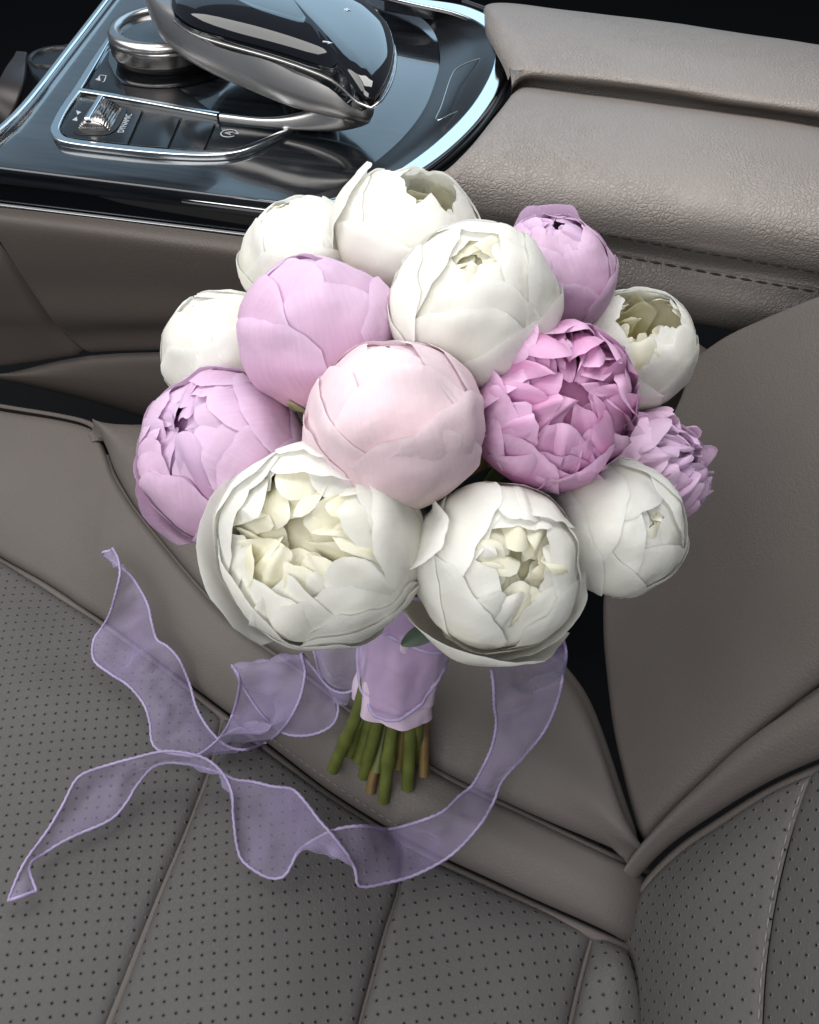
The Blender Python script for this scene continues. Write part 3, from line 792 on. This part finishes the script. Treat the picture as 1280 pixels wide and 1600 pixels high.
surf('backrest_panel', rowsd, 24, 60, M_perf, seat, tuck=(.0016, 0, .005, 0), tw=.006, out=nc, wob=.001, seed=24, uvp=UVB)
# pale stitching beside seam A
ang = [(405, 1150), (470, 1200), (540, 1250), (610, 1296), (640, 1313)]

# surface under a photo point, for laying things on the seat
ST = tree_of(seat.children)
def on_seat(px, py, lift=0):
    d = ray(px, py); h = ST.ray_cast(CAM, d.normalized())
    p = h[0] if h[0] is not None else pz(px, py, -.02)
    return p - d.normalized() * lift
def drop(p):
    h = ST.ray_cast(Vector((p.x, p.y, p.z + .0)), Vector((0, 0, -1)))
    return h[0] if h[0] is not None else p
stitches([on_seat(a, b - 12, .0004) for a, b in ang], .0052, .0038, .00045, M_lthread, seat, Vector((0, 0, .0002)))
stitches([on_seat(a - 5, b, .0006) for a, b in [(1262, 1222), (1236, 1300), (1212, 1400), (1197, 1500), (1190, 1598)]], .0060, .0046, .0005, M_lthread, seat, Vector((0, 0, .0003)))

# ================================================================== BOUQUET
BQ = on_seat(600, 1245)
bq = tag(empty('bouquet', BQ), 'round bouquet of white, blush, lilac and rose peonies with lilac organza ribbon', 'bouquet')
RNG = random.Random(7)

def petal(c, fr, R, phi, w, th_end, rf, mat, parent, nu=19, nv=20, tilt=.012, rnd=.20, rk=3, jag=.03, jf=2.2, ruf=.0, rfq=3., lip=.020, dent=.075, ob=.94, bulge=.020, crk=.009, seed=0, fs=0, a0=.35, name='petal'):
    """one petal lying on the bud: a patch of the lumpy globe, cupped, its tip and sides slightly rolled"""
    e1, e2, ax = fr
    A = math.pi - th_end
    sv = Vector((seed * 1.71, seed * .77, seed * 2.3)); fv = Vector((fs * 3.3, fs * 1.9, fs * .7))
    verts, uvs = [], []
    ephi = -math.sin(phi) * e1 + math.cos(phi) * e2
    er = math.cos(phi) * e1 + math.sin(phi) * e2
    ph = seed * 1.3
    for j in range(nv):
        v = 1 - (1 - j / (nv - 1)) ** 1.3
        for i in range(nu):
            u = -1 + 2 * i / (nu - 1)
            ae = A * (1 - rnd * abs(u) ** rk) + jag * (noise.noise(sv + Vector((u * jf, 0, 0))) * 1.6 + .5 * noise.noise(sv + Vector((u * jf * 2.7, 4, 0))))
            al = a0 + v * (ae - a0)
            Wd = w * (.38 + .62 * sst(0, .5, v)) + .06 * w * noise.noise(sv + Vector((9, v * 2.4, u)))
            be = u * Wd
            mdir = -math.cos(al) * ax + math.sin(al) * er
            d = math.cos(be) * mdir + math.sin(be) * ephi
            s = sst(.3, 1, v)
            r = rf + tilt * u + lip * sst(.80, 1, v) + bulge * ((1 - u * u) * math.sin(math.pi * min(1, v * .92)))
            r += .4 * lip * abs(u) ** 6 * s
            r += dent * noise.noise(d * 1.5 + fv) + dent * .5 * noise.noise(d * 3.2 + fv) + dent * .06 * noise.noise(d * 4. + sv)
            r += crk * sst(.6, 1, v) * noise.noise(d * 11 + sv)
            if ruf:
                r += ruf * s * (math.sin(rfq * u + ph) * .6 + 1.1 * noise.noise(sv + Vector((u * rfq * .5, v * 1.6, 3))))
            p = d * (R * r)
            p -= ax * (p.dot(ax) * (1 - ob))
            if ruf:
                p += (ephi * noise.noise(sv + Vector((u * 1.5, v * 2., 8))) + ax * noise.noise(sv + Vector((u * 1.5, v * 2., 15)))) * (R * ruf * 1.5 * s)
            verts.append(c + p); uvs.append(((u + 1) / 2 + seed * .37, v))
    return mesh(name, verts, grid_faces(nv, nu), mat, parent, origin=c, uvs=uvs)

RS = 1.06
def peony(px, py, dep, rpx, axis, kind, tone, seed, hole=.2, guards=(), label=None, ob=.94, spin=0.):
    c = pd(px, py, dep); R = RS * rpx * dep / FPX
    ax = (RIGHT * axis[0] + UP * axis[1] - FWD * axis[2]).normalized()
    e1 = (RIGHT - ax * RIGHT.dot(ax)).normalized(); e2 = ax.cross(e1)
    fr = (e1, e2, ax); rg = random.Random(seed)
    mo, mi = PM[tone], PM[tone + '_in']
    # the flower's heart: the body that carries the petals
    hv, hu = [], []
    rad = {'closed': .74, 'open': .60, 'ruffled': .64, 'half': .74, 'cup': .36}[kind]
    for j in range(12):
        t = math.pi * j / 11
        for i in range(20):
            a = 2 * math.pi * i / 20
            d = (e1 * math.cos(a) + e2 * math.sin(a)) * math.sin(t) - ax * math.cos(t)
            hv.append(c + d * R * rad * (1 + .08 * noise.noise(d * 3 + Vector((seed, 0, 0)))) - ax * R * (.25 if kind == 'cup' else .06)); hu.append((i / 20, .3 + .5 * j / 11))
    fl_ = mesh('peony', hv, grid_faces(12, 20, True), mi, bq, origin=c, uvs=hu)
    if label: fl_['label'] = label
    sd = seed * 13.7
    sg = 1 if seed % 2 else -1
    def spiral(n, w0, w1, t0, t1, r0, r1, nin, **kw):
        nonlocal sd
        off = rg.random() * 6.28
        for k in range(n):
            sd += 1.37; t = k / (n - 1)
            petal(c, fr, R, off + k * 2.399 + rg.uniform(-.35, .35), (w0 + (w1 - w0) * t) * rg.uniform(.7, 1.3), max(.03, t0 + (t1 - t0) * t + rg.uniform(-.12, .12)), r0 + (r1 - r0) * t + rg.uniform(-.025, .025), mo if k < nin else mi, fl_, ob=ob, seed=sd, fs=seed, tilt=rg.uniform(-.05, .05), nu=15, nv=16, **kw)
    def ring(n, w, th, rf, mat, tj=.08, rj=.003, pj=.2, **kw):
        nonlocal sd
        off = rg.random() * 6.28 + spin
        tl = kw.pop('tl', .014)
        for k in range(n):
            sd += 1.37
            petal(c, fr, R, off + 2 * math.pi * (k + rg.uniform(-pj, pj)) / n, w * rg.uniform(.85, 1.15), max(.03, th + rg.uniform(-tj, tj)), rf + rg.uniform(-rj, rj), mat, fl_, ob=ob, seed=sd, fs=seed, tilt=tl * sg, **kw)
    for g in guards:
        sd += 2.1
        petal(c, fr, R, math.radians(g[0]), g[1], g[2], g[3], mo, fl_, ob=ob, seed=sd, fs=seed + 5, tilt=.015, lip=g[4] if len(g) > 4 else .03, rnd=.26, rk=2.5, dent=.07, jag=.07, nu=25, nv=24)
    if kind == 'closed':
        ring(3, .95, 1.10, 1.0, mo, .28, jag=.06)
        ring(4, .88, .66, .973, mo, .18, jag=.06)
        ring(4, .82, hole + .16, .947, mo, .12, jag=.06, nv=24)
        ring(5, .66, hole + .02, .922, mo, .05, jag=.06, nv=24, lip=-.03)
        ring(6, .45, hole * .75, .87, mi, .06, ruf=.05, jag=.08, lip=-.04)
        ring(5, .36, hole * .3, .79, mi, .05, ruf=.08, jag=.08)
    elif kind == 'open':
        ring(3, .95, 1.2, 1.0, mo, .2, jag=.06)
        ring(5, .80, hole + .28, .973, mo, .14, jag=.08, jf=2.5)
        ring(5, .72, hole + .04, .946, mo, .12, jag=.07, jf=2.8, ruf=.015, lip=-.02, nv=24)
        spiral(28, .50, .30, hole + .02, .10, .905, .70, 11, ruf=.085, jag=.05, jf=2.6, lip=.02, bulge=.06, crk=.012, rnd=.3, rk=2.2)
        ring(4, .50, .18, .66, mi, .08, ruf=.05, jag=.05, bulge=.08)
    elif kind == 'cup':
        ring(4, .92, .95, 1.0, mo, .15, jag=.08, jf=2.5)
        ring(5, .80, hole + .07, .972, mo, .10, jag=.12, jf=3.5, ruf=.012)
        ring(5, .60, hole + .04, .935, mo, .14, pj=.4, jag=.14, jf=4, ruf=.03)
        ring(5, .45, hole + .25, .86, mi, .2, pj=.5, ruf=.10, jag=.14, jf=4)
        ring(5, .42, .75, .70, mi, .15, ruf=.08, jag=.08, jf=3)
        ring(4, .45, .4, .5, mi, .15, ruf=.06, jag=.06)
    elif kind == 'half':
        ring(4, .88, 1.15, 1.0, mo, .2, jag=.06)
        ring(5, .74, .76, .973, mo, .16, jag=.06)
        ring(6, .52, .52, .946, mo, .14, pj=.35, jag=.05, lip=.02, ruf=.008)
        ring(7, .38, .34, .918, mo, .12, pj=.4, jag=.05, lip=.02, ruf=.02)
        ring(7, .30, .19, .885, mi, .08, pj=.4, jag=.05, lip=.02, ruf=.05, bulge=.04)
        ring(6, .24, .07, .83, mi, .05, jag=.05, ruf=.06, bulge=.04)
    elif kind == 'ruffled':
        ring(4, .85, 1.35, .98, mo, .25, jag=.07, lip=.02)
        ring(5, .66, 1.05, .97, mo, .25, pj=.3, jag=.08, lip=.03, ruf=.05)
        spiral(46, .58, .26, .95, .08, .965, .76, 24, ruf=.13, jag=.06, jf=2.6, lip=.045, crk=.015, rnd=.28, rk=2.4)
    # sepals
    for k in range(3):
        petal(c, fr, R, rg.random() * 6.28, .20, 2.3 + rg.uniform(-.15, .15), 1.03, M_sepal, fl_, nu=7, nv=8, seed=sd + k * 3, fs=seed, rnd=.5, rk=2, dent=.03, name='sepal', ob=ob)
    return c, ax, R

FL = [
    # px, py, depth, r px, axis(right, up, towards lens), kind, tone, seed
    dict(a=(474, 402, .400, 92, (-.25, .80, .55), 'closed', 'white', 1), hole=.05, label='white peony bud at the upper left of the dome'),
    dict(a=(640, 372, .385, 106, (.32, .62, .70), 'cup', 'white', 2), hole=.42, guards=[(165, .62, .85, 1.08, .05)], label='loose white peony at the very top, one petal standing up at its left'),
    dict(a=(743, 478, .345, 124, (-.06, .47, .88), 'closed', 'white', 3), hole=.19, label='large white globe peony with small yellow eye'),
    dict(a=(862, 430, .388, 93, (-.08, .72, .68), 'half', 'lilac', 4), guards=[(90, .5, .45, 1.04, .1)], label='lilac peony bud at the upper right with curled petal tips'),
    dict(a=(988, 546, .400, 92, (.10, .55, .83), 'cup', 'white', 5), hole=.55, label='white peony at the right, its cup torn open'),
    dict(a=(350, 548, .402, 93, (-.45, .65, .60), 'closed', 'white', 6), hole=.05, label='white peony bud at the far left edge'),
    dict(a=(500, 522, .355, 120, (-.12, .90, .42), 'closed', 'lilac', 7), hole=.04, label='smooth lilac peony left of the white globe'),
    dict(a=(620, 660, .325, 131, (-.10, .86, .48), 'closed', 'blush', 8), hole=.03, guards=[(285, .80, 1.28, 1.02, .01), (200, .62, 1.30, 1.015, .015)], label='pale blush peony at the centre of the bouquet'),
    dict(a=(866, 636, .345, 122, (.16, .10, .98), 'ruffled', 'rose', 9), guards=[(235, .62, .85, 1.03, .03)], label='deep rose ruffled peony, most open of all'),
    dict(a=(350, 712, .370, 127, (-.38, .34, .86), 'half', 'lilac', 10), guards=[(195, .6, 1.45, 1.10, .05)], label='lilac peony at the left with tight scrolled centre'),
    dict(a=(503, 845, .330, 152, (-.22, .10, .97), 'open', 'white', 11), hole=.62, guards=[(188, .85, 1.15, 1.13, .05), (262, .7, 1.20, 1.03, .02)], label='largest white peony at the front, open with creamy heart'),
    dict(a=(776, 885, .335, 126, (.26, .05, .96), 'open', 'white', 12), hole=.42, guards=[(262, 1.0, 1.10, 1.17, .05), (318, .75, 1.05, 1.09, .03), (160, .45, .95, 1.04, .10)], label='white peony at the front right with a loose cup petal below'),
    dict(a=(963, 824, .360, 103, (.42, .10, .90), 'closed', 'white', 13), hole=.10, label='closed white peony at the lower right'),
    dict(a=(1022, 733, .392, 84, (.70, .22, .62), 'ruffled', 'lilac', 14), label='lilac peony at the right edge with fringed petals'),
]
stems = []
for f in FL:
    kw = {k: v for k, v in f.items() if k != 'a'}
    stems.append(peony(*f['a'], **kw))

# stems: from each flower through the binding and down to the seat
Ht, Hb = pd(645, 930, .452), pd(617, 1098, .490)
hax = (Hb - Ht).normalized()
ends = [(520, 1203, 0), (568, 1213, 0), (579, 1238, 1), (599, 1252, 0), (637, 1232, 0), (651, 1186, 0), (662, 1212, 1), (545, 1180, 0), (588, 1205, 0), (622, 1200, 1), (610, 1180, 0), (640, 1200, 0), (560, 1190, 0), (655, 1170, 0)]
hs = hax.cross(FWD).normalized(); hf = hs.cross(hax).normalized()
if hf.dot(FWD) > 0: hf = -hf
if hs.dot(RIGHT) < 0: hs = -hs
srt = sorted(range(14), key=lambda k: ends[k][0])
for k in range(14):
    x, y, brown = ends[k]
    front = k in (0, 1, 3, 4, 5)
    e = on_seat(x, y, .0015) if k in (3, 1, 4, 2) else on_seat(x, y, .006)
    off = (x - 597) / 75 * .0185
    b1 = Hb + hs * off + hf * (.010 if front else -.004 - .008 * ((k * 7) % 3) / 2)
    b0 = Ht + hs * (off * .6) + hf * (.004 if k % 2 else -.006)
    fc, fa, fR = stems[(k * 5) % 14]
    path = resample([fc - fa * fR * .8, fc.lerp(b0, .6) - fa * fR * .35, b0, b0.lerp(b1, .5), b1, b1.lerp(e, .55), e], 40)
    r = .0035 if not brown else .0031
    rr = RNG.random() * 9
    sweep('stem', path, circ(r, 14), M_stemb if brown else M_stem, bq, scale=[(1 + .10 * noise.noise(Vector((i * .25, rr, 0))) + (.25 if abs(i - 35 - k % 3) < 1 and k in (0, 3) else 0)) for i in range(40)])
# wrapped handle
def wrap(name, rad, t0, t1, mat, fr_, nv=30, nu=48, arc=(0, 360), hemf=None):
    vs_, uv = [], []
    full = arc[1] - arc[0] >= 360
    for j in range(nv):
        v = j / (nv - 1)
        for i in range(nu):
            a = math.radians(arc[0] + (arc[1] - arc[0]) * i / (nu if full else nu - 1))
            ve = (hemf(i / (nu - 1)) if hemf else t1)
            t = t0 + (ve - t0) * v
            r = rad(t, a) + fr_ * noise.noise(Vector((math.cos(a) * 1.6, math.sin(a) * 1.6, t * 3 + len(name)))) 
            p = Ht.lerp(Hb, t) + (hs * math.cos(a) * 1.02 + hf * math.sin(a) * .9) * r
            vs_.append(p); uv.append((a * .02, t * .06))
    return mesh(name, vs_, grid_faces(nv, nu, full), mat, bq, uvs=uv), vs_
rad1 = lambda t, a: .0200 + .0030 * sst(.4, 0, t) + .0018 * sst(.6, 1, t) + .0015 * math.cos(7 * a + 1 + 2 * t) + .0011 * (((a / 6.283 * 1.0 + t * 3.4) % 1.0) - .5) + .0011 * noise.noise(Vector((math.cos(a) * 4, math.sin(a) * 4, t * 6)))
sw, _ = wrap('satin_wrap', rad1, -.15, 1.0, M_satinrib, .0025, nv=70, nu=90)
sw2, _ = wrap('satin_wrap', lambda t, a: rad1(t, a) * .93, .9, .995, M_satinrib, .0025)
hem = lambda s: .62 + .30 * math.sin(math.pi * clamp(s * 1.25 - .08)) - .1 * s
ow, ov = wrap('organza_wrap', lambda t, a: .0232 + .004 * sst(.35, 0, t) + .0014 * math.sin(3 * a + 4 * t) + .0012 * noise.noise(Vector((math.cos(a) * 5, math.sin(a) * 5, t * 5))), -.2, .9, M_org2, .004, arc=(-15, 205), hemf=lambda s: hem(1 - s))
sweep('hem', ov[-48:], circ(.0011, 7), M_hem, bq, fun=lambda i, k: 1 + .18 * math.sin(i * 2.2 + k))
wr2, wv = wrap('organza_wrap', lambda t, a: .0252 + .005 * sst(.3, -.1, t) + .002 * math.sin(2 * a), -.25, .28, M_org2, .004, arc=(-10, 190), hemf=lambda s: .30 - .22 * s)
sweep('hem', wv[-48:], circ(.0010, 7), M_hem, bq, fun=lambda i, k: 1 + .18 * math.sin(i * 2.2 + k))

# dark leaves among the stems
def leaf(base, tip, w, nrm, name='leaf'):
    base, tip = Vector(base), Vector(tip); ax = tip - base; sd = ax.cross(nrm).normalized(); vs_ = []
    for j in range(12):
        t = j / 11; ww = w * math.sin(math.pi * min(1, t * .93 + .05)) ** .7
        for i in range(7):
            u = -1 + i / 3
            vs_.append(base + ax * t + sd * (u * ww) + Vector(nrm) * (abs(u) * ww * .25 - .15 * w * math.sin(t * 3)))
    return mesh(name, vs_, grid_faces(12, 7), M_leaf, bq)
leaf(pd(690, 975, .395), pd(627, 1008, .405), .0046, -FWD)
leaf(pd(350, 840, .385), pd(328, 897, .40), .0055, (-FWD * .8 + RIGHT * .5).normalized())
leaf(pd(640, 790, .375), pd(668, 800, .37), .004, -FWD)
for k in range(9):
    a = k * 2.4; c0 = Ht.lerp(pd(655, 700, .40), .55)
    dirv = (hs * math.cos(a) + FWD * math.sin(a) * .7 + UP * .45).normalized()
    leaf(c0, c0 + dirv * (.055 + .02 * (k % 3)), .011, dirv.cross(hs if abs(dirv.dot(hs)) < .9 else hf).normalized())

# ------------------------------------------------------------------ ribbon tails
def ribbon(name, pairs, label=None, n=260, m_=15, seed=0):
    """pairs: (edge1 x, y, lift), (edge2 x, y, lift); lift = height off the seat towards the lens"""
    def pt(e):
        if len(e) == 4: return pd(e[0], e[1], e[2])
        return on_seat(*e)
    e1 = [pt(p[0]) for p in pairs]; e2 = [pt(p[1]) for p in pairs]
    vs_, uv = [], []; A1, A2 = [], []; L = 0; last = None
    for i in range(n):
        s = i / (n - 1); a, b = spline(e1, s), spline(e2, s)
        rp = math.sin(math.pi * s) ** .3
        a = a + Vector((0, 0, 1)) * (.0035 * rp * (.3 + noise.noise(Vector((s * 18, seed, 0))))) + (a - b) * (.06 * rp * noise.noise(Vector((s * 15, seed, 9))))
        b = b + Vector((0, 0, 1)) * (.0035 * rp * (.3 + noise.noise(Vector((s * 18, seed, 4))))) + (b - a) * (.06 * rp * noise.noise(Vector((s * 15, seed, 14))))
        A1.append(a); A2.append(b)
        m = (a + b) / 2
        if last is not None: L += (m - last).length
        last = m
        t = (spline(e1, min(1, s + .01)) + spline(e2, min(1, s + .01))) - (spline(e1, max(0, s - .01)) + spline(e2, max(0, s - .01)))
        nrm = t.cross(b - a); nrm = nrm.normalized() if nrm.length > 1e-9 else UPV
        if nrm.dot(CAM - m) < 0: nrm = -nrm
        for k in range(m_):
            u = k / (m_ - 1); p = a.lerp(b, u)
            bow = (.0045 * math.sin(s * 21 + seed) + .0075 * noise.noise(p * 48 + Vector((seed, 0, 0))) + .0018 * noise.noise(p * 150)) * math.sin(math.pi * u)
            vs_.append(p + nrm * bow); uv.append((u * .045, L))
    o = mesh(name, vs_, grid_faces(n, m_), M_org, bq, uvs=uv)
    if label: o['label'] = label
    for e in (A1, A2):
        e = resample(e, 420)
        sweep('hem', e, circ(.00085, 7), M_hem, o, fun=lambda i, k: 1 + .22 * math.sin(i * 1.9 + k * .9))
    sweep('hem', [vs_[(n - 1) * m_ + k] for k in range(m_)], circ(.0009, 6), M_hem, o)
    return o
RA = [((487, 1000, 0.054), (566, 1000, 0.054)), ((492, 1028, 0.049), (566, 1030, 0.049)), ((500, 1052, 0.038), (564, 1056, 0.044)), ((517, 1079, 0.026), (556, 1076, 0.038)), ((529, 1107, 0.014), (540, 1084, 0.034)),
      ((520, 1134, 0.010), (524, 1080, 0.034)), ((484, 1150, 0.009), (508, 1068, 0.034)), ((448, 1144, 0.012), (495, 1054, 0.036)), ((412, 1120, 0.022), (484, 1040, 0.038)), ((382, 1085, 0.034), (477, 1030, 0.040)),
      ((365, 1046, 0.044), (472, 1023, 0.046)), ((367, 1044, 0.046), (475, 1030, 0.049)), ((375, 1068, 0.044), (477, 1052, 0.048)), ((362, 1118, 0.036), (466, 1096, 0.042)), ((344, 1154, 0.028), (448, 1132, 0.034)),
      ((315, 1179, 0.018), (416, 1161, 0.022)), ((282, 1179, 0.012), (384, 1173, 0.014)), ((251, 1174, 0.009), (351, 1165, 0.010)), ((237, 1155, 0.010), (330, 1145, 0.009)), ((234, 1128, 0.014), (308, 1107, 0.010)),
      ((226, 1103, 0.018), (296, 1068, 0.014)), ((200, 1075, 0.020), (280, 1032, 0.016)), ((172, 1053, 0.020), (262, 1012, 0.018)), ((150, 1032, 0.018), (247, 1000, 0.018)), ((147, 1003, 0.018), (238, 975, 0.020)),
      ((157, 985, 0.022), (231, 950, 0.022)), ((172, 958, 0.032), (222, 927, 0.022)), ((182, 925, 0.038), (208, 905, 0.020)), ((188, 896, 0.040), (190, 888, 0.018)), ((184, 872, 0.034), (173, 874, 0.016)), ((176, 857, 0.026), (161, 866, 0.014))]
ribbon('ribbon_tail', RA, 'short ribbon tail lying folded on the left of the seat', seed=1)
RB = [((879, 994, 0.107), (768, 1046, 0.092)), ((885, 1022, 0.092), (771, 1080, 0.079)), ((880, 1055, 0.075), (773, 1105, 0.065)), ((871, 1093, 0.057), (774, 1132, 0.049)), ((851, 1141, 0.037), (767, 1171, 0.037)), ((817, 1184, 0.023), (752, 1205, 0.029)), ((784, 1222, 0.015), (737, 1230, 0.023)),
      ((771, 1255, 0.013), (716, 1247, 0.019)), ((750, 1293, 0.012), (690, 1270, 0.025)), ((708, 1335, 0.012), (650, 1287, 0.025)), ((649, 1367, 0.013), (610, 1297, 0.027)), ((598, 1382, 0.015), (575, 1292, 0.031)), ((562, 1384, 0.019), (540, 1293, 0.033)),
      ((556, 1362, 0.025), (510, 1302, 0.031)), ((543, 1335, 0.031), (484, 1317, 0.019)), ((518, 1304, 0.035), (466, 1334, 0.017)), ((498, 1282, 0.037), (456, 1354, 0.015)), ((481, 1262, 0.037), (442, 1370, 0.013)), ((455, 1234, 0.035), (411, 1370, 0.012)),
      ((420, 1227, 0.029), (385, 1354, 0.013)), ((390, 1223, 0.025), (372, 1328, 0.019)), ((367, 1220, 0.023), (366, 1280, 0.029)), ((345, 1209, 0.025), (363, 1240, 0.037)), ((322, 1201, 0.025), (346, 1206, 0.041)), ((295, 1196, 0.025), (315, 1184, 0.043)),
      ((262, 1194, 0.025), (262, 1175, 0.043)), ((236, 1202, 0.023), (210, 1186, 0.041)), ((214, 1228, 0.017), (175, 1195, 0.037)), ((201, 1254, 0.013), (144, 1206, 0.033)), ((175, 1280, 0.011), (118, 1223, 0.029)), ((122, 1306, 0.011), (95, 1265, 0.025)), ((80, 1328, 0.012), (79, 1293, 0.023)),
      ((46, 1352, 0.015), (39, 1348, 0.021)), ((57, 1392, 0.012), (13, 1407, 0.012))]
ribbon('ribbon_tail', RB, 'long ribbon tail sweeping across the seat from right to left', seed=5)
